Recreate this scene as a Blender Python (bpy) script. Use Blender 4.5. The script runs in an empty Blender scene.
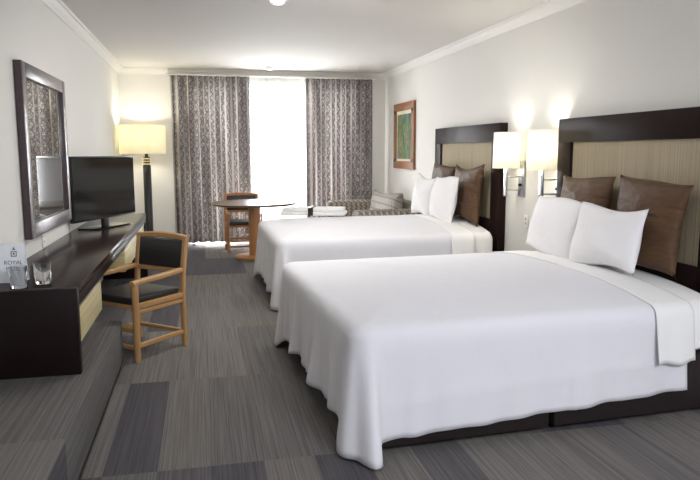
import bpy, bmesh, math, random
from mathutils import Vector, Matrix
PI = math.pi
random.seed(7)
sc = bpy.context.scene
COL = sc.collection

# ------------------------------------------------------------------ materials
def s2l(c):
    return tuple(((v/255)/12.92 if v/255 <= .04045 else ((v/255+.055)/1.055)**2.4) for v in c)
class NT:
    def __init__(s, name):
        s.m = bpy.data.materials.new(name); s.m.use_nodes = True
        s.t = s.m.node_tree; s.b = s.t.nodes['Principled BSDF']
        s.out = s.t.nodes['Material Output']
    def n(s, typ, **kw):
        x = s.t.nodes.new(typ)
        for k, v in kw.items():
            if k in x.inputs: x.inputs[k].default_value = v
            else: setattr(x, k, v)
        return x
    def l(s, a, b): s.t.links.new(a, b)
    def math(s, op, a, b=None, c=None):
        x = s.n('ShaderNodeMath', operation=op)
        for i, v in enumerate((a, b, c)):
            if v is None: continue
            if hasattr(v, 'is_linked'): s.l(v, x.inputs[i])
            else: x.inputs[i].default_value = v
        return x.outputs[0]
    def mix(s, f, a, b):
        x = s.n('ShaderNodeMix', data_type='RGBA')
        if hasattr(f, 'is_linked'): s.l(f, x.inputs[0])
        else: x.inputs[0].default_value = f
        for i, v in ((6, a), (7, b)):
            if hasattr(v, 'is_linked'): s.l(v, x.inputs[i])
            else: x.inputs[i].default_value = (*v, 1)
        return x.outputs[2]
    def coord(s, scale=(1, 1, 1), kind='Object'):
        tc = s.n('ShaderNodeTexCoord'); mp = s.n('ShaderNodeMapping')
        mp.inputs['Scale'].default_value = scale
        s.l(tc.outputs[kind], mp.inputs['Vector']); return mp.outputs[0]
    def bump(s, h, strength=.2, dist=.01):
        b = s.n('ShaderNodeBump'); b.inputs['Strength'].default_value = strength
        b.inputs['Distance'].default_value = dist
        s.l(h, b.inputs['Height']); s.l(b.outputs[0], s.b.inputs['Normal'])
def setp(nt, rough=.5, metal=0, spec=.5):
    nt.b.inputs['Roughness'].default_value = rough
    nt.b.inputs['Metallic'].default_value = metal
    nt.b.inputs['Specular IOR Level'].default_value = spec
def plain(name, rgb, rough=.5, metal=0, spec=.5, var=.06, scale=6, bump=0, bscale=200):
    nt = NT(name); setp(nt, rough, metal, spec)
    c = s2l(rgb)
    no = nt.n('ShaderNodeTexNoise', Scale=scale, Detail=3.0); nt.l(nt.coord(), no.inputs['Vector'])
    nt.l(nt.mix(no.outputs[0], tuple(v*(1-var) for v in c), tuple(min(1, v*(1+var)) for v in c)), nt.b.inputs['Base Color'])
    if bump:
        n2 = nt.n('ShaderNodeTexNoise', Scale=bscale, Detail=2.0); nt.l(nt.coord(), n2.inputs['Vector'])
        nt.bump(n2.outputs[0], bump, .004)
    return nt.m
def wood(name, a, b, rough=.35, scale=(3, 3, 40), spec=.5):
    nt = NT(name); setp(nt, rough, 0, spec)
    no = nt.n('ShaderNodeTexNoise', Scale=1.5, Detail=4.0, Distortion=.6); nt.l(nt.coord(scale), no.inputs['Vector'])
    nt.l(nt.mix(no.outputs[0], s2l(a), s2l(b)), nt.b.inputs['Base Color'])
    return nt.m

def carpet_mat():
    nt = NT('carpet_tiles'); setp(nt, .95, 0, .1)
    tc = nt.n('ShaderNodeTexCoord'); sp = nt.n('ShaderNodeSeparateXYZ'); nt.l(tc.outputs['Object'], sp.inputs[0])
    x, y = sp.outputs[0], sp.outputs[1]
    ix = nt.math('FLOOR', nt.math('DIVIDE', nt.math('ADD', x, 10.0), .25))
    iy = nt.math('FLOOR', nt.math('DIVIDE', nt.math('ADD', y, 9.67), 1.275))
    cb = nt.n('ShaderNodeCombineXYZ'); nt.l(ix, cb.inputs[0]); nt.l(iy, cb.inputs[1])
    wn = nt.n('ShaderNodeTexWhiteNoise', noise_dimensions='3D'); nt.l(cb.outputs[0], wn.inputs['Vector'])
    rp = nt.n('ShaderNodeValToRGB'); nt.l(wn.outputs[0], rp.inputs[0])
    e = rp.color_ramp.elements
    rp.color_ramp.interpolation = 'CONSTANT'
    e[0].position = 0; e[0].color = (*s2l((116, 112, 108)), 1)
    e[1].position = .22; e[1].color = (*s2l((112, 108, 104)), 1)
    for p, c in ((.42, (105, 102, 100)), (.6, (94, 91, 92)), (.78, (85, 82, 86))):
        q = e.new(p); q.color = (*s2l(c), 1)
    st = nt.n('ShaderNodeTexNoise', Scale=1.0, Detail=4.0, Roughness=.65)
    mp = nt.n('ShaderNodeMapping'); mp.inputs['Scale'].default_value = (120, 1.1, 120)
    add = nt.n('ShaderNodeVectorMath', operation='ADD')
    sc_ = nt.n('ShaderNodeVectorMath', operation='SCALE'); nt.l(wn.outputs[1], sc_.inputs[0]); sc_.inputs['Scale'].default_value = 9
    nt.l(tc.outputs['Object'], mp.inputs['Vector']); nt.l(mp.outputs[0], add.inputs[0]); nt.l(sc_.outputs[0], add.inputs[1])
    nt.l(add.outputs[0], st.inputs['Vector'])
    mr = nt.n('ShaderNodeMapRange'); nt.l(st.outputs[0], mr.inputs[0])
    mr.inputs[1].default_value = .32; mr.inputs[2].default_value = .68; mr.inputs[3].default_value = .68; mr.inputs[4].default_value = 1.26
    mul = nt.n('ShaderNodeVectorMath', operation='SCALE'); nt.l(rp.outputs[0], mul.inputs[0]); nt.l(mr.outputs[0], mul.inputs['Scale'])
    nt.l(mul.outputs[0], nt.b.inputs['Base Color'])
    nt.bump(st.outputs[0], .35, .006)
    return nt.m

def stripes_mat(name, a, b, axis=1, freq=42, rough=.8):
    nt = NT(name); setp(nt, rough, 0, .2)
    sc3 = [.6, .6, .6]; sc3[axis] = freq
    no = nt.n('ShaderNodeTexNoise', Scale=1.0, Detail=2.0); nt.l(nt.coord(tuple(sc3)), no.inputs['Vector'])
    rp = nt.n('ShaderNodeMapRange'); nt.l(no.outputs[0], rp.inputs[0])
    rp.inputs[1].default_value = .35; rp.inputs[2].default_value = .65
    nt.l(nt.mix(rp.outputs[0], s2l(a), s2l(b)), nt.b.inputs['Base Color'])
    return nt.m

def drape_mat():
    nt = NT('drape_fabric'); setp(nt, .9, 0, .1)
    tc = nt.n('ShaderNodeTexCoord'); sp = nt.n('ShaderNodeSeparateXYZ'); nt.l(tc.outputs['UV'], sp.inputs[0])
    u, v = sp.outputs[0], sp.outputs[1]
    col = nt.math('DIVIDE', u, .14)                         # bands run down the cloth
    fu = nt.math('ABSOLUTE', nt.math('SUBTRACT', nt.math('FRACT', col), .5))
    wob = nt.math('MULTIPLY', nt.math('SINE', nt.math('MULTIPLY', v, 44)), .13)
    d = nt.math('ABSOLUTE', nt.math('SUBTRACT', nt.math('ADD', fu, wob), .2))
    chain = nt.math('LESS_THAN', d, .055)
    vor = nt.n('ShaderNodeTexVoronoi', Scale=25.0, feature='DISTANCE_TO_EDGE'); nt.l(tc.outputs['UV'], vor.inputs['Vector'])
    ve = nt.math('LESS_THAN', vor.outputs['Distance'], .13)
    band = nt.math('LESS_THAN', fu, .36)
    patt = nt.math('MULTIPLY', nt.math('MAXIMUM', chain, nt.math('MULTIPLY', ve, .75)), band)
    no = nt.n('ShaderNodeTexNoise', Scale=1.0, Detail=3.0)
    mp = nt.n('ShaderNodeMapping'); mp.inputs['Scale'].default_value = (5, .35, 1)
    nt.l(tc.outputs['UV'], mp.inputs['Vector']); nt.l(mp.outputs[0], no.inputs['Vector'])
    ramp = nt.n('ShaderNodeMapRange'); nt.l(no.outputs[0], ramp.inputs[0]); ramp.inputs[1].default_value = .4; ramp.inputs[2].default_value = .6
    base = nt.mix(ramp.outputs[0], s2l((172, 166, 163)), s2l((222, 218, 215)))
    c = nt.mix(nt.math('MULTIPLY', patt, .8), base, s2l((94, 88, 91)))
    nt.l(c, nt.b.inputs['Base Color'])
    tr = nt.n('ShaderNodeBsdfTranslucent'); nt.l(c, tr.inputs[0])
    mx = nt.n('ShaderNodeMixShader'); mx.inputs[0].default_value = .26
    nt.l(nt.b.outputs[0], mx.inputs[1]); nt.l(tr.outputs[0], mx.inputs[2]); nt.l(mx.outputs[0], nt.out.inputs[0])
    return nt.m

def translucent(name, rgb, f=.5, transp=0):
    nt = NT(name); setp(nt, .9, 0, .1)
    no = nt.n('ShaderNodeTexNoise', Scale=60.0); nt.l(nt.coord((1, 1, .2)), no.inputs['Vector'])
    c = s2l(rgb)
    col = nt.mix(no.outputs[0], tuple(v*.96 for v in c), c)
    nt.l(col, nt.b.inputs['Base Color'])
    tr = nt.n('ShaderNodeBsdfTranslucent'); nt.l(col, tr.inputs[0])
    mx = nt.n('ShaderNodeMixShader'); mx.inputs[0].default_value = f
    nt.l(nt.b.outputs[0], mx.inputs[1]); nt.l(tr.outputs[0], mx.inputs[2])
    o = mx.outputs[0]
    if transp:
        tp = nt.n('ShaderNodeBsdfTransparent'); m2 = nt.n('ShaderNodeMixShader'); m2.inputs[0].default_value = transp
        nt.l(o, m2.inputs[1]); nt.l(tp.outputs[0], m2.inputs[2]); o = m2.outputs[0]
    nt.l(o, nt.out.inputs[0])
    return nt.m

def pane_mat():
    nt = NT('window_glass')
    gl = nt.n('ShaderNodeBsdfGlossy'); gl.inputs['Roughness'].default_value = .02
    tp = nt.n('ShaderNodeBsdfTransparent'); mx = nt.n('ShaderNodeMixShader'); mx.inputs[0].default_value = .06
    nt.l(tp.outputs[0], mx.inputs[1]); nt.l(gl.outputs[0], mx.inputs[2]); nt.l(mx.outputs[0], nt.out.inputs[0])
    return nt.m
def glass_mat():
    nt = NT('tumbler_glass'); setp(nt, .02); nt.b.inputs['Transmission Weight'].default_value = 1; nt.b.inputs['IOR'].default_value = 1.45
    return nt.m
def emit(name, rgb, strength):
    nt = NT(name); nt.b.inputs['Emission Color'].default_value = (*s2l(rgb), 1); nt.b.inputs['Emission Strength'].default_value = strength
    nt.b.inputs['Base Color'].default_value = (*s2l(rgb), 1)
    return nt.m
def sofa_mat(name, a, b, kind):
    nt = NT(name); setp(nt, .9, 0, .1)
    tc = nt.n('ShaderNodeTexCoord'); sp = nt.n('ShaderNodeSeparateXYZ'); nt.l(tc.outputs['Object'], sp.inputs[0])
    x, y, z = sp.outputs
    p = nt.math('ADD', x, y)
    if kind == 'zigzag':
        tri = nt.math('PINGPONG', p, .04)
        w = nt.math('SINE', nt.math('MULTIPLY', nt.math('ADD', z, nt.math('MULTIPLY', tri, 1.3)), 115))
        w2 = nt.math('SINE', nt.math('MULTIPLY', p, 80))
        f = nt.math('GREATER_THAN', nt.math('ADD', w, w2), .1)
    else:
        w = nt.math('SINE', nt.math('MULTIPLY', nt.math('SUBTRACT', y, nt.math('MULTIPLY', z, .35)), 60))
        w2 = nt.math('SINE', nt.math('MULTIPLY', nt.math('ADD', z, x), 90))
        f = nt.math('GREATER_THAN', nt.math('MAXIMUM', w, w2), .72)
    nt.l(nt.mix(f, s2l(a), s2l(b)), nt.b.inputs['Base Color'])
    return nt.m
def art_mat():
    nt = NT('painted_canvas'); setp(nt, .6, 0, .3)
    no = nt.n('ShaderNodeTexNoise', Scale=3.2, Detail=5.0, Distortion=1.2); nt.l(nt.coord((1, 2.2, 1.1)), no.inputs['Vector'])
    rp = nt.n('ShaderNodeValToRGB'); nt.l(no.outputs[0], rp.inputs[0]); e = rp.color_ramp.elements
    e[0].position = .28; e[0].color = (*s2l((48, 74, 66)), 1); e[1].position = .75; e[1].color = (*s2l((196, 176, 112)), 1)
    for p, c in ((.38, (66, 104, 116)), (.46, (96, 120, 70)), (.53, (128, 140, 92)), (.6, (120, 82, 62)), (.67, (88, 122, 130))):
        q = e.new(p); q.color = (*s2l(c), 1)
    nt.l(rp.outputs[0], nt.b.inputs['Base Color']); return nt.m
def linen_mat(name, rgb, bump=.12):
    nt = NT(name); setp(nt, .85, 0, .15)
    nt.b.inputs['Sheen Weight'].default_value = .15
    c = s2l(rgb)
    big = nt.n('ShaderNodeTexNoise', Scale=5.0, Detail=3.0); nt.l(nt.coord(), big.inputs['Vector'])
    nt.l(nt.mix(big.outputs[0], tuple(v*.98 for v in c), c), nt.b.inputs['Base Color'])
    wr = nt.n('ShaderNodeTexNoise', Scale=7.0, Detail=4.0, Distortion=.8); nt.l(nt.coord((1, 1, .5)), wr.inputs['Vector'])
    nt.bump(wr.outputs[0], bump, .03)
    return nt.m

M = {}
M['wall'] = plain('wall_paint', (226, 224, 219), .75, spec=.25, var=.015, scale=2)
M['ceiling'] = plain('ceiling_paint', (220, 217, 212), .85, spec=.1, var=.01, scale=2)
M['trim'] = plain('trim_paint', (226, 224, 219), .6, var=.01)
M['carpet'] = carpet_mat()
M['espresso'] = wood('espresso_wood', (24, 15, 15), (32, 22, 22), .42, (30, 2, 30), .16)
M['headboard_wood'] = wood('headboard_wood', (34, 23, 22), (42, 30, 28), .4, (30, 2, 30), .05)
M['espresso_gloss'] = wood('espresso_desktop', (34, 24, 24), (44, 33, 31), .22, (30, 2, 30), .14)
M['bed_base'] = plain('bed_base_dark', (34, 24, 24), .55, var=.1)
M['mirror_frame'] = wood('mirror_frame_wood', (66, 54, 58), (80, 68, 70), .3, (3, 3, 30))
M['cream'] = stripes_mat('drawer_laminate', (196, 182, 136), (212, 200, 156), 2, 60, .45)
M['alu'] = plain('aluminium', (190, 186, 180), .35, 1, var=.03)
M['mirror'] = plain('mirror_silver', (236, 238, 238), .015, 1, var=0)
M['oak'] = wood('oak_wood', (170, 126, 78), (194, 152, 102), .4, (6, 6, 6))
M['oak_far'] = wood('cherry_wood', (160, 108, 62), (184, 134, 84), .4, (6, 6, 6))
M['oak_edge'] = plain('oak_edging', (196, 172, 128), .4)
M['leather'] = plain('black_leather', (38, 38, 38), .45, var=.1, bump=.1)
M['table_top'] = wood('table_walnut', (74, 54, 44), (92, 68, 54), .4, (3, 20, 3))
M['drape'] = drape_mat()
M['sheer'] = translucent('sheer_voile', (250, 250, 250), .6, .45)
M['lining'] = translucent('curtain_lining', (196, 190, 200), .4, .12)
M['pane'] = pane_mat()
M['glass'] = glass_mat()
M['shade'] = translucent('lampshade_linen', (236, 232, 214), .45)
M['shade_white'] = translucent('sconce_shade_linen', (226, 224, 214), .5)
M['bulb'] = emit('bulb_glow', (255, 236, 196), 12)
M['black'] = plain('black_lacquer', (24, 21, 21), .3)
M['brass'] = plain('pale_brass', (232, 212, 160), .3, .6)
M['nickel'] = plain('brushed_nickel', (186, 190, 194), .3, 1, var=.03)
M['plastic_black'] = plain('black_plastic', (16, 15, 16), .35)
M['screen'] = plain('screen_glass', (10, 9, 10), .1, var=0, spec=.28)
M['linen'] = linen_mat('white_bedspread', (228, 227, 232))
M['sheet'] = linen_mat('white_sheet', (240, 239, 238), .18)
M['pillow_white'] = linen_mat('white_pillowcase', (240, 238, 240), .2)
M['towel'] = plain('white_towel', (238, 238, 236), .95, bump=.4, bscale=300)
M['pillow_brown'] = None
M['hb_fabric'] = stripes_mat('headboard_fabric', (154, 140, 116), (184, 171, 146), 1, 150)
M['frame_wood'] = wood('picture_frame_wood', (128, 80, 48), (156, 104, 64), .45, (4, 4, 4))
M['mat_board'] = plain('cream_mat_board', (226, 220, 196), .8)
M['art'] = art_mat()
M['iron'] = plain('dark_iron', (48, 44, 40), .5, .5)
M['sofa'] = sofa_mat('sofa_zigzag_fabric', (120, 112, 104), (176, 168, 158), 'zigzag')
M['sofa_cushion'] = sofa_mat('sofa_crosshatch_fabric', (164, 158, 152), (134, 128, 124), 'cross')
M['white_plastic'] = plain('white_plastic', (236, 234, 228), .4)
M['card'] = plain('white_card', (234, 238, 244), .5)
M['ink'] = plain('grey_ink', (74, 74, 84), .6)
M['acrylic'] = M['glass']
def brown_mat():
    nt = NT('brown_shantung'); setp(nt, .55, 0, .25); nt.b.inputs['Sheen Weight'].default_value = .05
    no = nt.n('ShaderNodeTexNoise', Scale=1.0, Detail=3.0); nt.l(nt.coord((4, 40, 4)), no.inputs['Vector'])
    nt.l(nt.mix(no.outputs[0], s2l((70, 49, 34)), s2l((104, 77, 54))), nt.b.inputs['Base Color'])
    wr = nt.n('ShaderNodeTexNoise', Scale=5.0, Detail=3.0, Distortion=.4); nt.l(nt.coord((1, 2.2, 1)), wr.inputs['Vector'])
    nt.bump(wr.outputs[0], .6, .05)
    return nt.m
M['pillow_brown'] = brown_mat()

# ------------------------------------------------------------------ mesh helpers
def bx(bm, lo, hi, bev=0, seg=2, mat=None):
    vs = [bm.verts.new(Vector((x, y, z))) for x in (lo[0], hi[0]) for y in (lo[1], hi[1]) for z in (lo[2], hi[2])]
    q = [(0, 1, 3, 2), (4, 6, 7, 5), (0, 4, 5, 1), (2, 3, 7, 6), (0, 2, 6, 4), (1, 5, 7, 3)]
    fs = [bm.faces.new([vs[i] for i in f]) for f in q]
    es = list({e for f in fs for e in f.edges})
    if bev:
        r = bmesh.ops.bevel(bm, geom=es, offset=bev, segments=seg, profile=.5, affect='EDGES')
        vs = list({v for f in r['faces'] for v in f.verts} | {v for v in vs if v.is_valid})
    if mat: bmesh.ops.transform(bm, matrix=mat, verts=vs)
    return vs
def tube(bm, pts, r, seg=12, cap=True, sx=1.0, up=None):
    pts = [Vector(p) for p in pts]; n = len(pts); rings = []
    rs = r if isinstance(r, (list, tuple)) else [r]*n
    for i, p in enumerate(pts):
        t = (pts[min(i+1, n-1)] - pts[max(i-1, 0)]).normalized()
        u = Vector(up) if up else (Vector((0, 0, 1)) if abs(t.z) < .9 else Vector((1, 0, 0)))
        a = t.cross(u).normalized(); b = a.cross(t).normalized()
        rings.append([bm.verts.new(p + a*math.cos(2*PI*k/seg)*rs[i]*sx + b*math.sin(2*PI*k/seg)*rs[i]) for k in range(seg)])
    for i in range(n-1):
        for k in range(seg):
            bm.faces.new((rings[i][k], rings[i][(k+1) % seg], rings[i+1][(k+1) % seg], rings[i+1][k]))
    if cap:
        bm.faces.new(rings[0][::-1]); bm.faces.new(rings[-1])
def bar(bm, pts, w, h, up=(0, 0, 1)):
    """rectangular section swept along pts"""
    pts = [Vector(p) for p in pts]; n = len(pts); rings = []; U = Vector(up); c = min(w, h)*.22
    for i, p in enumerate(pts):
        t = (pts[min(i+1, n-1)] - pts[max(i-1, 0)]).normalized()
        a = t.cross(U).normalized(); b = a.cross(t).normalized()
        W, H = w/2, h/2
        prof = [(-W+c, -H), (W-c, -H), (W, -H+c), (W, H-c), (W-c, H), (-W+c, H), (-W, H-c), (-W, -H+c)]
        rings.append([bm.verts.new(p+a*x+b*y) for x, y in prof])
    for i in range(n-1):
        for k in range(8):
            bm.faces.new((rings[i][k], rings[i][(k+1) % 8], rings[i+1][(k+1) % 8], rings[i+1][k]))
    bm.faces.new(rings[0][::-1]); bm.faces.new(rings[-1])
def lathe(bm, prof, seg=32, c=(0, 0), sx=1, sy=1, closed=False):
    rings = []
    for r, z in prof:
        rings.append([bm.verts.new((c[0]+r*sx*math.cos(2*PI*k/seg), c[1]+r*sy*math.sin(2*PI*k/seg), z)) for k in range(seg)])
    m = len(rings)
    for i in range(m if closed else m-1):
        A, B = rings[i], rings[(i+1) % m]
        for k in range(seg):
            bm.faces.new((A[k], A[(k+1) % seg], B[(k+1) % seg], B[k]))
    if not closed:
        if prof[0][0] > 0: bm.faces.new(rings[0][::-1])
        if prof[-1][0] > 0: bm.faces.new(rings[-1])
def prism(bm, poly, a, b, axis):
    """poly of 2-D points extruded from a to b along axis (0: x with (y,z); 1: y with (x,z))"""
    def P(p, t): return (t, p[0], p[1]) if axis == 0 else (p[0], t, p[1])
    A = [bm.verts.new(P(p, a)) for p in poly]; B = [bm.verts.new(P(p, b)) for p in poly]; n = len(poly)
    for k in range(n): bm.faces.new((A[k], A[(k+1) % n], B[(k+1) % n], B[k]))
    bm.faces.new(A[::-1]); bm.faces.new(B)
def obj(name, bm, mat, parent=None, smooth=False, solid=0, subsurf=0, loc=None):
    bmesh.ops.recalc_face_normals(bm, faces=bm.faces[:])
    me = bpy.data.meshes.new(name); bm.to_mesh(me); bm.free()
    if smooth:
        me.polygons.foreach_set('use_smooth', [True]*len(me.polygons))
        if smooth != 'all':
            me.set_sharp_from_angle(angle=math.radians(40))
    me.materials.append(mat)
    o = bpy.data.objects.new(name, me); COL.objects.link(o)
    if parent: o.parent = parent
    if loc: o.location = loc
    if subsurf:
        m = o.modifiers.new('smooth', 'SUBSURF'); m.levels = subsurf; m.render_levels = subsurf
    if solid:
        m = o.modifiers.new('thickness', 'SOLIDIFY'); m.thickness = solid; m.offset = -1
    return o
NB = bmesh.new
def tag(o, label, cat, group=None):
    o['label'] = label; o['category'] = cat
    if group: o['group'] = group
    return o
def thing(name, label, cat, loc=(0, 0, 0), rz=0, group=None):
    o = bpy.data.objects.new(name, None); COL.objects.link(o); o.empty_display_size = .1
    o.location = loc; o.rotation_euler = (0, 0, rz)
    return tag(o, label, cat, group)
def struct(name, bm, mat, parent=None, smooth=False):
    o = obj(name, bm, mat, parent, smooth)
    if not parent: o['kind'] = 'structure'
    return o
def dup(root, loc, rz, label, mats=None):
    r = root.copy(); COL.objects.link(r); r.location = loc; r.rotation_euler = (0, 0, rz); r['label'] = label
    for ch in list(root.children):
        c = ch.copy(); COL.objects.link(c); c.parent = r
        if mats and c.type == 'MESH' and c.data.materials[0].name in mats:
            c.data = c.data.copy(); c.data.materials[0] = mats[ch.data.materials[0].name]
        for g in ch.children:
            d = g.copy(); COL.objects.link(d); d.parent = c
    return r

# ------------------------------------------------------------------ room
XL, XR, YB, YN, ZC = -1.20, 3.0, 10.8, -1.6, 2.77
WX0, WX1, WZ1 = -.2, 2.5, 2.5                      # window opening
b = NB(); bx(b, (XL-.15, YN-.15, -.12), (XR+.15, YB+.15, 0)); struct('floor', b, M['carpet'])
b = NB(); bx(b, (XL-.15, YN-.15, ZC), (XR+.15, YB+.15, ZC+.12)); struct('ceiling', b, M['ceiling'])
b = NB(); bx(b, (XL-.15, YN, 0), (XL, YB, ZC)); struct('wall_left', b, M['wall'])
b = NB(); bx(b, (XR, YN, 0), (XR+.15, YB, ZC)); struct('wall_right', b, M['wall'])
b = NB(); bx(b, (XL-.15, YN-.15, 0), (XR+.15, YN, ZC)); struct('wall_near', b, M['wall'])
b = NB()
bx(b, (XL-.15, YB, 0), (WX0, YB+.15, ZC)); bx(b, (WX1, YB, 0), (XR+.15, YB+.15, ZC)); bx(b, (WX0, YB, WZ1), (WX1, YB+.15, ZC))
struct('wall_back', b, M['wall'])
PH = .30
b = NB(); bx(b, (XL+1.1, YN+.23, 0), (.5, 5.115, PH), .012, 2)
struct('floor_platform', b, M['carpet'], smooth=True).location = (-1.1, -.23, 0)
b = NB(); bx(b, (-.5995, YN, .0005), (-.588, 4.885, .012), .003); struct('riser_foot_shade', b, M['black'])  # dark strip standing in for the shadow gap along the step's foot
# crown moulding
prof = [(0, 0), (.012, 0), (.015, .01), (.03, .02), (.05, .045), (.058, .066), (.075, .07), (.08, .09), (0, .09)]
b = NB(); prism(b, [(XL+x, ZC-.09+z) for x, z in prof], YN, YB, 1); struct('trim_1', b, M['trim'], smooth=True)
b = NB(); prism(b, [(XR-x, ZC-.09+z) for x, z in prof], YN, YB, 1); struct('trim_2', b, M['trim'], smooth=True)
b = NB(); prism(b, [(YB-x, ZC-.09+z) for x, z in prof], XL, XR, 0); struct('trim_3', b, M['trim'], smooth=True)
bp = [(0, 0), (.014, 0), (.014, .07), (.006, .085), (0, .085)]
b = NB(); prism(b, [(XR-x, z) for x, z in bp], YN, YB, 1); struct('baseboard_right', b, M['trim'])
b = NB(); prism(b, [(XL+x, z) for x, z in bp], 4.89, YB, 1); struct('baseboard_left', b, M['trim'])
b = NB(); prism(b, [(YB-x, z) for x, z in bp], XL+.015, WX0-.02, 0); prism(b, [(YB-x, z) for x, z in bp], WX1+.02, XR-.015, 0); struct('baseboard_back', b, M['trim'])
# window
w = bpy.data.objects.new('window_1', None); COL.objects.link(w); w['kind'] = 'structure'; w.location = ((WX0+WX1)/2, YB+.08, 0)
hw = (WX1-WX0)/2
b = NB()
for lo, hi in (((-hw, -.03, 0), (-hw+.05, .03, WZ1)), ((hw-.05, -.03, 0), (hw, .03, WZ1)), ((-hw, -.03, WZ1-.05), (hw, .03, WZ1)), ((-hw, -.03, 0), (hw, .03, .05)), ((-.03, -.03, .05), (.03, .03, WZ1-.05))):
    bx(b, lo, hi)
obj('window_frame', b, M['white_plastic'], w)
for sx in (-1, 1):
    b = NB(); x0, x1 = sorted((sx*.03, sx*(hw-.05))); bx(b, (x0, -.004, .05), (x1, .004, WZ1-.05)); obj('pane', b, M['pane'], w)

# ------------------------------------------------------------------ curtains
def drape(name, x0, x1, y, z0, z1, folds, amp, mat, seed, label, cat, width=None, solid=.004, group=None):
    rnd = random.Random(seed); nu, nv = folds*14, 26
    b = NB(); uvl = b.loops.layers.uv.new('UVMap'); V = []; UV = []
    ph = [rnd.uniform(-.5, .5) for _ in range(folds+2)]; am = [rnd.uniform(.65, 1.2) for _ in range(folds+2)]
    for j in range(nv+1):
        v = j/nv; z = z1+(z0-z1)*v; row = []
        for i in range(nu+1):
            u = i/nu; f = u*folds; k = int(min(f, folds-1e-6)); fr = f-k
            a = am[k]*(1-fr)+am[k+1]*fr; p = ph[k]*(1-fr)+ph[k+1]*fr
            th = 2*PI*f+p*1.2+.25*math.sin(v*3+k)
            yy = amp*a*math.sin(th)*(.75+.35*v)
            xx = x0+(x1-x0)*u+.3*amp*math.sin(2*th)*.8
            row.append(b.verts.new((xx, yy+y, z)))
        V.append(row)
    W = width or (x1-x0)*1.7
    for j in range(nv):
        for i in range(nu):
            f = b.faces.new((V[j][i], V[j][i+1], V[j+1][i+1], V[j+1][i]))
            for lp, (a, c) in zip(f.loops, ((i, j), (i+1, j), (i+1, j+1), (i, j+1))):
                lp[uvl].uv = (a/nu*W, (1-c/nv)*(z1-z0))
    o = obj(name, b, mat, None, 'all', solid)
    return tag(o, label, cat, group)
drape('curtain', -.435, .76, 10.66, .075, 2.66, 8, .042, M['drape'], 3, 'grey patterned curtain to the floor beside the floor lamp', 'curtain')
drape('curtain', 1.64, 2.745, 10.66, .075, 2.66, 7, .042, M['drape'], 11, 'grey patterned curtain hanging behind the sofa arm', 'curtain')
drape('sheer_curtain', -.40, 2.70, 10.745, .035, 2.65, 26, .014, M['sheer'], 5, 'sheer white curtain glowing between the two patterned curtains', 'sheer curtain', solid=0)
b = NB(); bx(b, (-.5, 10.62, 2.662), (2.8, 10.78, 2.679), .004); tag(obj('curtain_track', b, M['white_plastic']), 'white curtain track under the ceiling moulding above the curtains', 'curtain track')

# ------------------------------------------------------------------ desk
DX0, DX1, DY0, DY1, DZ = XL, -.676, 3.70, 8.20, .775
desk = thing('desk', 'long dark wooden wall desk with cream drawers beneath the mirror', 'desk', (DX0, DY0, PH))
def dl(p): return (p[0]-DX0, p[1]-DY0, p[2]-PH)
def dbox(name, lo, hi, mat, parent=None, bev=.003):
    b = NB(); bx(b, dl(lo), dl(hi), bev); return obj(name, b, M[mat], parent or desk, True)
dbox('desk_top', (DX0+.002, DY0+.0555, DZ-.045), (DX1, DY1, DZ), 'espresso_gloss')
dbox('apron', (DX1-.025, DY0+.055, DZ-.105), (DX1-.002, DY1-.05, DZ-.046), 'espresso')
dbox('side_panel', (DX0+.002, DY0, PH), (DX1, DY0+.055, DZ), 'espresso')
dbox('side_panel', (DX0+.002, DY1-.05, 0.0), (DX1-.001, DY1-.001, DZ-.046), 'espresso')
for y0, y1 in ((DY0+.058, 4.70), (6.15, DY1-.053)):
    dbox('drawer_case', (DX0+.02, y0, .445), (DX1-.05, y1, DZ-.107), 'espresso')
    n = 1 if y1 < 5 else 2
    for k in range(n):
        a = y0+(y1-y0)*k/n+.004; c = y0+(y1-y0)*(k+1)/n-.004
        f = dbox('drawer', (DX1-.048, a, .43), (DX1-.024, c, .635), 'cream', None, .003)
        dbox('handle', (DX1-.048, a, .637), (DX1-.018, c, .664), 'alu', f, .004)
dbox('side_skin', (DX0+.02, 6.138, .43), (DX1-.03, 6.149, DZ-.107), 'cream')

# ------------------------------------------------------------------ mirror
MX, MY0, MY1, MZ0, MZ1 = -1.148, 4.84, 6.27, .905, 2.105
mir = thing('wall_mirror', 'large rectangular mirror in a dark frame above the desk', 'mirror', (XL, (MY0+MY1)/2, MZ0))
def ml(p): return (p[0]-XL, p[1]-(MY0+MY1)/2, p[2]-MZ0)
fw = .1
for n, lo, hi in (('frame_side', (XL+.002, MY0, MZ0), (MX, MY0+fw, MZ1)), ('frame_side', (XL+.002, MY1-fw, MZ0), (MX, MY1, MZ1)),
                  ('frame_rail', (XL+.002, MY0+fw, MZ0), (MX, MY1-fw, MZ0+fw)), ('frame_rail', (XL+.002, MY0+fw, MZ1-fw), (MX, MY1-fw, MZ1))):
    b = NB(); bx(b, ml(lo), ml(hi), .004); obj(n, b, M['mirror_frame'], mir, True)
b = NB(); bx(b, ml((XL+.004, MY0+fw-.005, MZ0+fw-.005)), ml((XL+.028, MY1-fw+.005, MZ1-fw+.005))); obj('mirror_glass', b, M['mirror'], mir)

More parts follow.
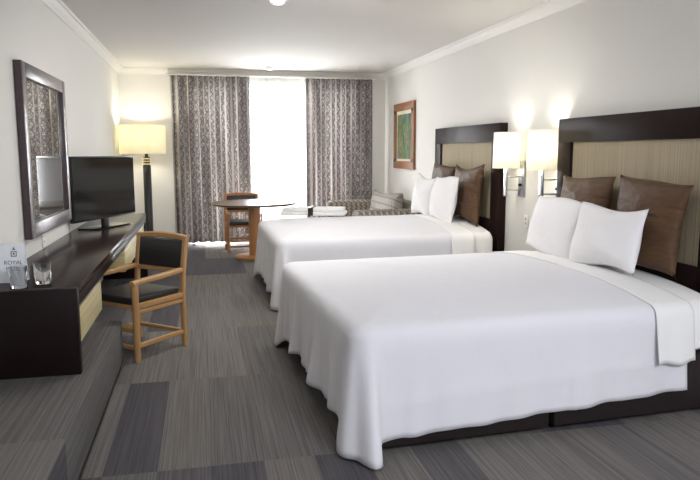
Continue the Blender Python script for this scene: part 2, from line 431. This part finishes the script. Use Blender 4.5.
# ------------------------------------------------------------------ television
tl = Vector((-1.142, 6.285)); tr = Vector((-.701, 7.275))
dv = (tr-tl); TW = dv.length; ang = math.atan2(dv.y, dv.x)
TH = .60
tv = thing('television', 'black flat-screen television standing on the dark desk', 'television', ((tl.x+tr.x)/2, (tl.y+tr.y)/2, DZ), ang)
b = NB(); bx(b, (-TW/2, 0, .085), (TW/2, .035, .085+TH), .005); bx(b, (-TW*.35, .03, .15), (TW*.35, .06, .5), .02); obj('casing', b, M['plastic_black'], tv, True)
b = NB(); bx(b, (-TW/2+.012, -.003, .102), (TW/2-.012, .002, .085+TH-.012)); obj('screen', b, M['screen'], tv)
b = NB(); bx(b, (-.05, .005, .012), (.05, .04, .1), .006); obj('stand_neck', b, M['plastic_black'], tv, True)
b = NB(); bx(b, (-.3, -.09, 0), (.3, .13, .012), .005); obj('stand_base', b, M['screen'], tv, True)

# ------------------------------------------------------------------ floor lamp
LX, LY = -.80, 10.25
fl = thing('floor_lamp', 'tall black column floor lamp with cream drum shade, lit', 'lamp', (LX, LY, 0))
b = NB(); lathe(b, [(.17, 0), (.17, .025), (.15, .035), (.07, .04)], 40); obj('lamp_base', b, M['black'], fl, True)
b = NB(); lathe(b, [(.058, .04), (.058, 1.30), (.05, 1.31)], 32); obj('column', b, M['black'], fl, True)
for z in (1.315, 1.352, 1.389):
    b = NB(); lathe(b, [(.05, z), (.062, z+.003), (.062, z+.017), (.05, z+.02)], 32); obj('ring', b, M['brass'], fl, True)
b = NB()
for z in (1.335, 1.372, 1.409): lathe(b, [(.048, z), (.048, z+.017)], 24)
lathe(b, [(.025, 1.42), (.025, 1.47), (.012, 1.475), (.012, 1.62), (.02, 1.63), (.02, 1.66)], 20); obj('stem', b, M['black'], fl, True)
b = NB(); lathe(b, [(.33, 1.475), (.33, 1.885), (.324, 1.885), (.324, 1.475)], 56, c=(-.045, 0), closed=True); obj('lamp_shade', b, M['shade'], fl, True)
b = NB(); 
for k in range(3):
    a = k*2*PI/3; tube(b, [(0.015*math.cos(a), .015*math.sin(a), 1.62), (.324*math.cos(a)-.045, .324*math.sin(a), 1.62)], .004, 6)
obj('shade_ring', b, M['iron'], fl)
b = NB(); lathe(b, [(.012, 1.66), (.03, 1.69), (.036, 1.72), (.028, 1.75), (.0, 1.765)], 16); obj('light_bulb', b, M['bulb'], fl, True)

# ------------------------------------------------------------------ armchairs
def make_chair(loc, rz, label, group):
    t = thing('armchair', label, 'chair', loc, rz, group)
    w, d = .245, .24           # half width, half depth; faces -Y
    for sx in (-1, 1):
        b = NB(); tube(b, [(sx*w, -d, 0), (sx*w, -d, .3), (sx*w, -d, .575)], [.022, .025, .025], 14); obj('leg', b, M['oak'], t, True)
        b = NB(); bar(b, [(sx*w, d, 0), (sx*w, d-.005, .4), (sx*w, d+.01, .6), (sx*w, d+.045, .835)], .042, .036, (0, 1, 0)); obj('leg', b, M['oak'], t, True)
        b = NB(); bar(b, [(sx*w, -d-.026, .572), (sx*w, -d+.05, .58), (sx*w, 0, .585), (sx*w, d-.02, .6)], .05, .036); obj('armrest', b, M['oak'], t, True)
        b = NB(); bar(b, [(sx*w, -d, .115), (sx*w, d, .115)], .024, .034); obj('stretcher', b, M['oak'], t, True)
        b = NB(); bar(b, [(sx*w, -d, .362), (sx*w, d, .362)], .024, .03); obj('stretcher', b, M['oak'], t, True)
    for y, z in ((-d, .10), (-d, .225), (d, .115)):
        b = NB(); bar(b, [(-w, y, z), (w, y, z)], .024, .03); obj('stretcher', b, M['oak'], t, True)
    b = NB()
    for sx in (-1, 1): bx(b, (sx*w-.014, -d, .385), (sx*w+.014, d, .425), .004)
    bx(b, (-w, -d-.014, .385), (w, -d+.014, .425), .004); bx(b, (-w, d-.014, .385), (w, d+.014, .425), .004)
    obj('seat_frame', b, M['oak'], t, True)
    b = NB(); bx(b, (-w+.012, -d-.02, .41), (w-.012, d-.022, .468), .022, 4); obj('seat', b, M['leather'], t, True)
    b = NB(); bar(b, [(-w-.02, d+.045, .835), (-w*.5, d+.06, .848), (0, d+.065, .852), (w*.5, d+.06, .848), (w+.02, d+.045, .835)], .036, .045); obj('top_rail', b, M['oak'], t, True)
    b = NB(); bar(b, [(-w, d+.008, .585), (0, d+.02, .585), (w, d+.008, .585)], .028, .034); obj('back_rail', b, M['oak'], t, True)
    b = NB(); mt = Matrix.Translation((0, d+.03, .715)) @ Matrix.Rotation(-.13, 4, 'X'); bx(b, (-w+.02, -.018, -.112), (w-.02, .018, .112), .012, 3, mt); obj('backrest', b, M['leather'], t, True)
    return t
fwd = Vector((-.32, -.36)).normalized()
rz = math.atan2(fwd.y, fwd.x)+PI/2
side = Vector((-fwd.y, fwd.x))                    # sitter's left
FL, RL = Vector((-.494, 4.817)), Vector((-.174, 5.177))
cc = (FL+RL)/2 - side*.245
chair = make_chair((cc.x, cc.y, 0), rz, 'light oak armchair with black leather seat pulled up to the desk', 'oak armchairs')
dup(chair, (.585, 10.10, 0), .03, 'oak armchair with black seat tucked behind the round table', {'oak_wood': M['oak_far']})

# ------------------------------------------------------------------ round table
tb = thing('round_table', 'round dark-topped table on an oak pedestal beyond the far bed', 'table', (.70, 9.36, .0))
b = NB(); lathe(b, [(.0, .762), (.575, .762), (.59, .77), (.59, .792), (.586, .797), (0, .797)], 64); obj('table_top', b, M['table_top'], tb, True)
b = NB(); lathe(b, [(.587, .789), (.594, .79), (.594, .797), (.587, .7975)], 64, closed=True); obj('edging', b, M['oak_edge'], tb, True)
b = NB(); lathe(b, [(.27, .0), (.285, .01), (.285, .035), (.27, .045), (.0, .045)], 48); obj('table_base', b, M['oak_far'], tb, True)
b = NB(); lathe(b, [(.085, .045), (.085, .755), (.12, .762)], 40, sx=1.0, sy=1.0); obj('pedestal', b, M['oak_far'], tb, True)

# ------------------------------------------------------------------ headboards
def headboard(y0, y1, zt, label):
    yc = (y0+y1)/2; X0, X1 = 2.915, XR-.002
    t = thing('headboard', label, 'headboard', (XR, yc, 0), 0, 'headboards')
    sw, th, zl = .20, .19, .80
    def part(n, lo, hi, m, bev=.003):
        b = NB(); bx(b, (lo[0]-XR, lo[1]-yc, lo[2]), (hi[0]-XR, hi[1]-yc, hi[2]), bev); return obj(n, b, M[m], t, True)
    part('side_post', (X0, y0, 0), (X1, y0+sw, zt-th), 'headboard_wood'); part('side_post', (X0, y1-sw, 0), (X1, y1, zt-th), 'headboard_wood')
    part('top_rail', (X0, y0, zt-th), (X1, y1, zt), 'headboard_wood'); part('lower_panel', (X0, y0+sw, .0), (X1, y1-sw, zl), 'headboard_wood')
    part('fabric_panel', (X0+.022, y0+sw, zl), (X1-.01, y1-sw, zt-th), 'hb_fabric', 0)
    return t
headboard(3.20, 5.075, 1.765, 'dark headboard with striped beige panel behind the nearest bed')
headboard(6.19, 8.09, 1.785, 'dark headboard with striped beige panel behind the bed nearer the window')

# ------------------------------------------------------------------ beds
def cover(L, W, x1, zt, hem_foot, hem_side, amp_foot, amp_side, seed, bulge=.02, corner_z=.015, flare=.02, cflare=.10):
    """bedspread draped over the foot and both sides; x runs from -L (foot) to x1 towards the head"""
    rnd = random.Random(seed); R = .11; r = .075
    path = []
    def add(p, n, kind, s, c): path.append((Vector(p), Vector(n), kind, s, c))
    ns, nc, nf = 90, 22, 84
    s = 0
    for i in range(ns):
        f = i/ns; x = x1+(-L+R-x1)*f
        dcor = abs(x-(-L)); c = math.exp(-(dcor/.13)**2)
        add((x, -W), (0, -1), 'side', f, c)
    for i in range(nc+1):
        a = PI/2*i/nc; add((-L+R-R*math.sin(a), -W+R-R*math.cos(a)), (-math.sin(a), -math.cos(a)), 'corner', i/nc, 1)
    for i in range(1, nf):
        y = -W+R+(2*W-2*R)*i/nf; dc = min(y+W, W-y); add((-L, y), (-1, 0), 'foot', i/nf, math.exp(-(dc/.16)**2))
    for i in range(nc+1):
        a = PI/2*i/nc; add((-L+R-R*math.cos(a), W-R+R*math.sin(a)), (-math.cos(a), math.sin(a)), 'corner', i/nc, 1)
    for i in range(1, ns+1):
        f = 1-i/ns; x = x1+(-L+R-x1)*f; c = math.exp(-(abs(x+L)/.13)**2); add((x, W), (0, 1), 'side', f, c)
    # arc length
    S = [0]
    for a, q in zip(path, path[1:]): S.append(S[-1]+(q[0]-a[0]).length)
    pf = [rnd.uniform(0, 6.28) for _ in range(6)]
    b = NB(); rows = []
    for (p, n, kind, f, c), s in zip(path, S):
        row = []
        q = Vector((max(min(p.x, x1), -L+W*.9), 0)); 
        if kind == 'side': q.x = max(p.x, -L+W*.9) if p.x > -L+W*.9 else -L+W*.9
        nt_ = 12
        pin = p-n*r
        for k in range(nt_):
            t = k/nt_; pt = q.lerp(pin, t)
            row.append((pt.x, pt.y, zt+bulge*(1-t**2.6)))
        for k in range(5):
            a = PI/2*k/4; pt = p-n*r+n*r*math.sin(a); row.append((pt.x, pt.y, zt-r+r*math.cos(a)))
        if kind == 'foot': h0, amp = hem_foot(f), amp_foot
        elif kind == 'side': h0, amp = hem_side(f), amp_side
        else: h0, amp = .13, .02
        if kind == 'corner':
            h0 = hem_side(1) if f < .5 else hem_foot(0)
        wave = amp*(.55*math.sin(s*19+pf[0])+.4*math.sin(s*31+pf[1])+.35*math.sin(s*9+pf[2]))
        hem = h0*(1-c)+corner_z*c+(.012 if kind == 'foot' else .004)*math.sin(s*14+pf[3])*(1-c)
        dip = 0
        if kind != 'corner':
            dc = (p.x+L) if kind == 'side' else min(p.y+W, W-p.y)
            dip = -.05*math.exp(-((dc-.2)/.07)**2)
        nd = 16
        for k in range(1, nd+1):
            t = k/nd; z = (zt-r)+(hem-zt+r)*t
            off = (flare+(cflare-flare)*c)*t**1.15+wave*(1-c*.8)*min(1, t*1.1)**.9*(.35+.65*t)+dip*t
            if kind == 'corner': off += .022*math.sin(f*PI*3)*t
            off = max(off, .004)
            if kind == 'side': off += .006*t*math.exp(-((p.x+1.0)/.018)**2)+.005*math.exp(-((t-.56-.1*f)/.05)**2)
            pt = p+Vector((n.x*off*(1-.45*c), n.y*off*(1+.35*c))); row.append((pt.x, pt.y, z))
        rows.append([b.verts.new(v) for v in row])
    for A, B in zip(rows, rows[1:]):
        for k in range(len(A)-1):
            try: b.faces.new((A[k], A[k+1], B[k+1], B[k]))
            except ValueError: pass
    bmesh.ops.remove_doubles(b, verts=b.verts[:], dist=.0004)
    return b
def band(xa, xb, W, zt, hem, off, seed, bulge=.02, nx=14):
    """a sheet across the bed hanging over both sides"""
    rnd = random.Random(seed); pf = [rnd.uniform(0, 6.28) for _ in range(4)]
    r = .075; b = NB(); rows = []
    for i in range(nx+1):
        x = xa+(xb-xa)*i/nx; half = []
        for k in range(10):
            t = k/10; half.append(((W-r)*t, zt+off+bulge*(1-t**2.6)))
        for k in range(5):
            a = PI/2*k/4; half.append((W-r+(r+off)*math.sin(a), zt-r+(r+off)*math.cos(a)))
        h = hem+.008*math.sin(x*30+pf[0])
        for k in range(1, 11):
            t = k/10; half.append((W+off+.035*t+.008*t*math.sin(x*38+pf[1]), (zt-r)+(h-zt+r)*t))
        row = [(x, -y, z) for y, z in reversed(half[1:])]+[(x, y, z) for y, z in half]
        rows.append([b.verts.new(v) for v in row])
    for A, B in zip(rows, rows[1:]):
        for k in range(len(A)-1): b.faces.new((A[k], A[k+1], B[k+1], B[k]))
    return b
def make_bed(hx, hy, rz, L, W, zt, labels, seed, near):
    loc = (hx, hy, 0)
    t = thing('bed', labels[0], 'bed', loc, rz, 'beds')
    for xa, xb in ((-L+.06, -L/2-.015), (-L/2+.015, -.02)):
        b = NB(); bx(b, (xa, -W+.012, .03), (xb, W-.012, .36), .01); ba = obj('base_box', b, M['bed_base'], t, True)
        for x in (xa+.08, xb-.08):
            for y in (-W+.13, W-.13):
                b = NB(); bx(b, (x-.04, y-.04, 0), (x+.04, y+.04, .03)); obj('foot', b, M['black'], ba)
    b = NB(); bx(b, (-L+.03, -W+.02, .36), (-.02, W-.02, zt-.015), .06, 4); obj('mattress', b, M['sheet'], t, True)
    hs = (lambda f: .165-.085*f) if near else (lambda f: .16-.05*f)
    c = cover(L, W, -.28, zt, lambda f: .10+.03*math.sin(PI*f), hs, .042, .012 if near else .016, seed, corner_z=.015, bulge=.07)
    c = obj('bedspread', c, M['linen'], None, 'all', .005, loc=loc); c.rotation_euler.z = rz
    tag(c, labels[1], 'bedspread', 'white bedspreads')
    s = obj('bed_sheet', band(-.50, -.25, W+.012, zt, .335, .005, seed+5, bulge=.07), M['sheet'], None, 'all', .004, loc=loc); s.rotation_euler.z = rz
    tag(s, labels[2], 'sheet', 'folded sheets')
    s = obj('fitted_sheet', band(-.262, -.06, W-.005, zt-.004, .40, .003, seed+9, bulge=.068), M['sheet'], t, 'all', .004)
NBX, NBY, NBR = 2.845, 4.147, math.radians(3.2)
make_bed(NBX, NBY, NBR, 2.225, 1.03, .66, ('bed with dark base nearest the camera', 'white bedspread draped over the nearest bed, its corner reaching the carpet', 'white sheet folded down beside the pillows of the nearest bed'), 4, True)
make_bed(2.885, 7.08, math.radians(.8), 2.245, .93, .69, ('bed with dark base standing nearer the window', 'white bedspread draped over the bed nearer the window', 'white sheet folded down beside the pillows of the far bed'), 21, False)

# ------------------------------------------------------------------ pillows
def pillow(name, mat, w, h, t, base, yaw, lean, label, group, roll=0, pull=.11, seed=0, cat='pillow', sharp=2.2):
    """stands on its lower edge; base = bottom centre, yaw turns its face (0 faces -X), lean tips the top towards +X"""
    rnd = random.Random(seed); n = 22; b = NB(); F = []; Bk = []
    ph = [rnd.uniform(0, 6.28) for _ in range(6)]
    def pt(i, j, sgn):
        u, v = -1+2*i/n, -1+2*j/n
        k = pull
        x = u*(1 - k*(1-v*v)*abs(u)**3)*w/2
        y = v*(1-k*(1-u*u)*abs(v)**3)*h/2
        e = max(0, (1-abs(u)**sharp))*max(0, (1-abs(v)**sharp))
        th = t/2*e**.55
        th *= 1+.10*math.sin(3*u+ph[0]+sgn)+.08*math.sin(4*v+ph[1])+.06*math.sin(6*(u+v)+ph[2])
        th *= 1-.18*v
        sag = .02*math.sin(u*2.5+ph[3])*v
        return (x, y+h/2+sag, sgn*th)
    for sgn, G in ((1, F), (-1, Bk)):
        for j in range(n+1):
            G.append([None]*(n+1))
            for i in range(n+1):
                if sgn == -1 and (i in (0, n) or j in (0, n)): G[j][i] = F[j][i]
                else: G[j][i] = b.verts.new(pt(i, j, sgn))
    for G in (F, Bk):
        for j in range(n):
            for i in range(n):
                b.faces.new((G[j][i], G[j][i+1], G[j+1][i+1], G[j+1][i]))
    o = obj(name, b, mat, None, 'all')
    # local x -> width (-Y world), local y -> up, local z -> towards -X
    A = Matrix(((0, 0, -1), (-1, 0, 0), (0, 1, 0))).to_4x4()
    o.matrix_world = Matrix.Translation(base) @ Matrix.Rotation(yaw, 4, 'Z') @ Matrix.Rotation(lean, 4, 'Y') @ Matrix.Rotation(roll, 4, 'X') @ A
    return tag(o, label, cat, group)
GB, GW = 'brown pillows against the headboards', 'white pillows in front of brown ones'
zt = .69
pillow('pillow', M['pillow_brown'], .66, .605, .17, (2.775, 3.76, zt+.045), .07, .10, 'brown pillow at the nearest bed standing taller beside the bare headboard edge', GB, .06, pull=.14, seed=1)
pillow('pillow', M['pillow_brown'], .70, .59, .17, (2.775, 4.50, zt+.055), .0, .10, 'brown pillow at the nearest bed on the side nearer the wall lamps', GB, .03, pull=.14, seed=2)
pillow('pillow', M['pillow_white'], .69, .42, .17, (2.55, 3.86, zt+.04), .05, .22, 'white pillow at the nearest bed in front, overlapping its twin', GW, -.03, pull=.06, seed=3)
pillow('pillow', M['pillow_white'], .70, .45, .17, (2.555, 4.55, zt+.022), .02, .22, 'white pillow at the nearest bed on the side towards the wall lamps', GW, .06, pull=.06, seed=4)
zt = .745
pillow('pillow', M['pillow_brown'], .74, .63, .17, (2.77, 6.74, zt-.01), .03, .09, 'brown pillow at the far bed standing on the side nearer the wall lamps', GB, .02, pull=.15, seed=5)
pillow('pillow', M['pillow_brown'], .74, .63, .17, (2.77, 7.52, zt-.01), .0, .09, 'brown pillow at the far bed half hidden behind the others by the window side', GB, .04, pull=.15, seed=6)
pillow('pillow', M['pillow_white'], .64, .50, .17, (2.55, 6.89, zt-.01), .03, .16, 'white pillow at the far bed in front, on the side nearer the wall lamps', GW, .02, pull=.06, seed=7)
pillow('pillow', M['pillow_white'], .68, .48, .17, (2.55, 7.57, zt-.01), .0, .16, 'white pillow at the far bed on the side nearer the sofa', GW, .05, pull=.06, seed=8)

# ------------------------------------------------------------------ towel on the far bed
tw = thing('folded_towel', 'folded white towel with a dark band lying on the far bed', 'towel', (1.27, 7.66, .765), -.3)
b = NB()
for k, (a, c) in enumerate(((0, .045), (.044, .085))): bx(b, (-.38+.02*k, -.16+.01*k, a), (.38-.02*k, .16-.01*k, c), .016, 3)
obj('towel', b, M['towel'], tw, True)
b = NB(); bx(b, (-.05, -.172, -.001), (.01, .172, .093), .012, 3); obj('paper_band', b, M['plastic_black'], tw, True)

# ------------------------------------------------------------------ wall lamps
def sconce(py, label):
    t = thing('wall_lamp', label, 'lamp', (XR, py, 1.24), 0, 'wall lamps between the beds')
    b = NB(); bx(b, (-.022, -.055, -.17), (-.002, .055, .17), .004); obj('wall_plate', b, M['nickel'], t, True)
    b = NB(); bx(b, (-.165, .02, -.17), (-.145, .08, .10), .004); obj('post', b, M['nickel'], t, True)
    for z in (-.105, .02):
        b = NB(); tube(b, [(-.02, 0, z), (-.085, 0, z), (-.155, .05, z)], .008, 8); obj('arm', b, M['nickel'], t, True)
    b = NB(); lathe(b, [(.012, -.022), (.022, -.018), (.022, .0), (.012, .004)], 16); kn = obj('switch', b, M['iron'], t, True); kn.location = (-.026, 0, -.05)
    b = NB(); lathe(b, [(.018, .06), (.018, .14), (.03, .16), (.03, .2), (.0, .215)], 16, c=(-.155, .05)); obj('light_bulb', b, M['bulb'], t, True)
    b = NB(); lathe(b, [(.128, .10), (.122, .44), (.117, .44), (.123, .10)], 40, c=(-.155, .05), closed=True); obj('lamp_shade', b, M['shade_white'], t, True)
    b = NB(); 
    for k in range(3):
        a = k*2*PI/3+.4; tube(b, [(-.155+.015*math.cos(a), .05+.015*math.sin(a), .135), (-.155+.122*math.cos(a), .05+.122*math.sin(a), .135)], .003, 6)
    obj('shade_ring', b, M['iron'], t)
    l = bpy.data.lights.new('sconce_light', 'POINT'); l.energy = 6.3; l.color = (1, .97, .91); l.shadow_soft_size = .06
    lo = bpy.data.objects.new('sconce_light', l); COL.objects.link(lo); lo.location = (XR-.155, py+.05, 1.24+.31)
sconce(5.84, 'lit wall lamp with white drum shade beside the far headboard')
sconce(5.155, 'lit wall lamp with white drum shade beside the near headboard')
l = bpy.data.lights.new('floor_lamp_light', 'POINT'); l.energy = 27; l.color = (1, .96, .84); l.shadow_soft_size = .04
lo = bpy.data.objects.new('floor_lamp_light', l); COL.objects.link(lo); lo.location = (LX-.03, LY, 1.73)

# ------------------------------------------------------------------ picture
PY0, PY1, PZ0, PZ1 = 9.14, 10.14, 1.24, 2.225
pc = thing('framed_picture', 'tall abstract painting in a brown wooden frame above the sofa', 'picture', (XR, (PY0+PY1)/2, PZ0))
def pl(p): return (p[0]-XR, p[1]-(PY0+PY1)/2, p[2]-PZ0)
for n, lo, hi in (('frame_rail', (XR-.04, PY0, PZ0), (XR-.002, PY1, PZ0+.115)), ('frame_rail', (XR-.04, PY0, PZ1-.115), (XR-.002, PY1, PZ1)),
                  ('frame_side', (XR-.038, PY0, PZ0+.115), (XR-.002, PY0+.12, PZ1-.115)), ('frame_side', (XR-.038, PY1-.12, PZ0+.115), (XR-.002, PY1, PZ1-.115))):
    b = NB(); bx(b, pl(lo), pl(hi), .005); obj(n, b, M['frame_wood'], pc, True)
b = NB(); bx(b, pl((XR-.02, PY0+.12, PZ0+.115)), pl((XR-.004, PY1-.12, PZ1-.115))); obj('mat_board', b, M['mat_board'], pc)
b = NB(); bx(b, pl((XR-.024, PY0+.16, PZ0+.15)), pl((XR-.019, PY1-.16, PZ1-.17))); obj('canvas', b, M['art'], pc)
for y in (PY0+.03, PY1-.09):
    for z in (PZ0+.10, PZ1-.15):
        b = NB(); bx(b, pl((XR-.046, y, z)), pl((XR-.038, y+.06, z+.05)), .003); obj('corner_bracket', b, M['iron'], pc)

# ------------------------------------------------------------------ sofa
SY0, SY1, SX0 = 8.38, 10.45, 1.92
sf = thing('sofa', 'grey patterned sofa against the wall under the painting', 'sofa', (XR-.02, (SY0+SY1)/2, 0))
def sl(p): return (p[0]-XR+.02, p[1]-(SY0+SY1)/2, p[2])
def sbox(n, lo, hi, m, bev, parent=None, seg=4):
    b = NB(); bx(b, sl(lo), sl(hi), bev, seg); return obj(n, b, M[m], parent or sf, True)
sbox('sofa_base', (SX0+.02, SY0+.2, .06), (XR-.04, SY1-.2, .30), 'sofa', .02)
sbox('back', (XR-.26, SY0+.02, .06), (XR-.03, SY1-.02, .80), 'sofa', .06)
for y in (SY0, SY1-.22): sbox('armrest', (SX0, y, .06), (XR-.1, y+.22, .735), 'sofa', .085, seg=6)
ym = (SY0+SY1)/2
for a, c in ((SY0+.225, ym-.003), (ym+.003, SY1-.225)):
    sbox('seat_cushion', (SX0+.01, a, .30), (XR-.25, c, .46), 'sofa', .05)
for x in (SX0+.08, XR-.12):
    for y in (SY0+.08, SY1-.14): sbox('foot', (x, y, 0), (x+.06, y+.06, .06), 'black', .0)
pillow('sofa_cushion', M['sofa_cushion'], 1.5, .45, .26, (XR-.40, 9.36, .47), 0, .12, 'large grey crosshatched cushion leaning on the sofa back', None, seed=5, cat='cushion', sharp=3.2)

# ------------------------------------------------------------------ things on the desk
def tumbler(x, y, label):
    b = NB(); H = .116
    lathe(b, [(0, 0), (.039, 0), (.042, .004), (.047, H), (.0445, H+.001), (.0395, .016), (0, .014)], 36)
    o = obj('drinking_glass', b, M['glass'], None, True, loc=(x, y, DZ))
    return tag(o, label, 'glass', 'clear tumblers on the desk')
tumbler(-.985, 3.80, 'clear glass tumbler directly in front of the white tent card')
tumbler(-.885, 3.90, 'clear glass tumbler farther from the white tent card, nearer the desk edge')
sg = thing('tent_card', 'white tent card with grey hotel lettering standing on the desk', 'sign', (-1.09, 4.0, DZ), math.radians(-2))
b = NB(); bx(b, (-.1, -.05, 0), (.1, .05, .004), .001); obj('card_base', b, M['card'], sg)
sm_ = Matrix.Translation((0, -.045, .004)) @ Matrix.Rotation(-.16, 4, 'X')
b = NB(); bx(b, (-.1, -.0015, 0), (.1, .0015, .215), .0006, 1, sm_); fr = obj('card_face', b, M['card'], sg)
b = NB(); bx(b, (-.1, -.0015, 0), (.1, .0015, .215), .0006, 1, Matrix.Translation((0, .045, .004)) @ Matrix.Rotation(.24, 4, 'X')); obj('card_back', b, M['card'], sg)
def text(body, size, x, z, parent):
    cu = bpy.data.curves.new('lettering', 'FONT'); cu.body = body; cu.size = size; cu.align_x = 'CENTER'; cu.extrude = .0004
    tmp = bpy.data.objects.new('tmp_text', cu); COL.objects.link(tmp)
    me = bpy.data.meshes.new_from_object(tmp.evaluated_get(bpy.context.evaluated_depsgraph_get()))
    bpy.data.objects.remove(tmp)
    me.transform(sm_ @ Matrix.Translation((x, -.0022, z)) @ Matrix.Rotation(PI/2, 4, 'X'))
    me.materials.clear(); me.materials.append(M['ink'])
    o = bpy.data.objects.new('lettering', me); COL.objects.link(o); o.parent = parent
text('ROYAL', .031, .042, .098, fr); text('HOTEL', .024, .042, .070, fr)
b = NB()
def crest(lo, hi): bx(b, (lo[0], -.0026, lo[1]), (hi[0], -.0014, hi[1]), 0, 1, sm_)
crest((.03, .142), (.06, .147)); crest((.03, .168), (.06, .172)); crest((.03, .147), (.034, .168)); crest((.056, .147), (.06, .168)); crest((.04, .153), (.05, .163))
crest((.036, .18), (.054, .184)); crest((.042, .184), (.048, .194))
obj('crest', b, M['ink'], fr)
# outlets
def outlet(x, y, z, dirx, label):
    t = thing('wall_outlet', label, 'outlet', (x, y, z), 0, 'white wall outlets')
    a, c = sorted((dirx*.002, dirx*.012)); b = NB(); bx(b, (a, -.04, -.06), (c, .04, .06), .003); obj('cover_plate', b, M['white_plastic'], t, True)
    for zz in (-.03, .012):
        a, c = sorted((dirx*.010, dirx*.0135)); b = NB(); bx(b, (a, -.014, zz), (c, .014, zz+.02)); obj('socket', b, M['alu'], t)
outlet(XR, 5.735, .84, -1, 'white wall outlet low between the two wall lamps')
outlet(XL, 5.36, .845, 1, 'white wall outlet just under the mirror above the desk')
outlet(XL, 6.42, .85, 1, 'white wall outlet between the mirror and the television')
# smoke detectors
def detector(x, y, label):
    t = thing('smoke_detector', label, 'smoke detector', (x, y, ZC), 0, 'ceiling smoke detectors')
    b = NB(); lathe(b, [(.075, -.001), (.075, -.018), (.068, -.022)], 32); obj('mounting_ring', b, M['white_plastic'], t, True)
    b = NB(); lathe(b, [(.062, -.0215), (.06, -.038), (.045, -.048), (.0, -.05)], 32); obj('detector_head', b, M['white_plastic'], t, True)
detector(.655, 5.72, 'white smoke detector on the ceiling nearer the camera')
detector(1.03, 10.25, 'white smoke detector on the ceiling close to the curtains')

# ------------------------------------------------------------------ light
def area(name, loc, rot, sx, sy, e, col):
    l = bpy.data.lights.new(name, 'AREA'); l.shape = 'RECTANGLE'; l.size = sx; l.size_y = sy; l.energy = e; l.color = col
    o = bpy.data.objects.new(name, l); COL.objects.link(o); o.location = loc; o.rotation_euler = rot; return o
area('daylight', ((WX0+WX1)/2, 11.3, 1.35), (-PI/2, 0, 0), 2.7, 2.6, 330, (.96, .98, 1)).data.spread = math.radians(130)
area('rear_fill', (1.7, -.5, 2.60), (.75, 0, .12), 2.0, 1.2, 128, (.87, .91, 1))  # added fill from behind the camera, not a known fixture
area('overhead_fill', (.9, 5.6, 2.76), (.25, 0, 0), 1.2, 1.2, 62, (1, .98, .95))  # overhead fill added to brighten the room; no fixture hangs there
w = bpy.data.worlds.new('sky'); sc.world = w; w.use_nodes = True
bg = w.node_tree.nodes['Background']; bg.inputs[0].default_value = (.95, .98, 1, 1); bg.inputs[1].default_value = 5

# ------------------------------------------------------------------ camera
cam = bpy.data.cameras.new('camera'); co = bpy.data.objects.new('camera', cam); COL.objects.link(co)
yaw, pit, rol = math.radians(12.53856), math.radians(7.62955), math.radians(.07655)
r = Vector((math.cos(yaw), -math.sin(yaw), 0)); f = Vector((math.sin(yaw), math.cos(yaw), 0)); d = Vector((0, 0, -1))
f2 = f*math.cos(pit)+d*math.sin(pit); d2 = d*math.cos(pit)-f*math.sin(pit)
r3 = r*math.cos(rol)+d2*math.sin(rol); d3 = d2*math.cos(rol)-r*math.sin(rol)
m3 = Matrix((r3, -d3, -f2)).transposed()
co.matrix_world = Matrix.Translation((0, 0, 1.5)) @ m3.to_4x4()
cam.sensor_width = 36; cam.lens = 660/700*36; cam.clip_start = .05
sc.camera = co
sc.view_settings.view_transform = 'Standard'; sc.view_settings.look = 'None'; sc.view_settings.gamma = 1
sc.view_settings.exposure = .3
sc.cycles.use_denoising = True
sc.cycles.max_bounces = 10; sc.cycles.diffuse_bounces = 6; sc.cycles.transparent_max_bounces = 12
sc.cycles.sample_clamp_indirect = 6
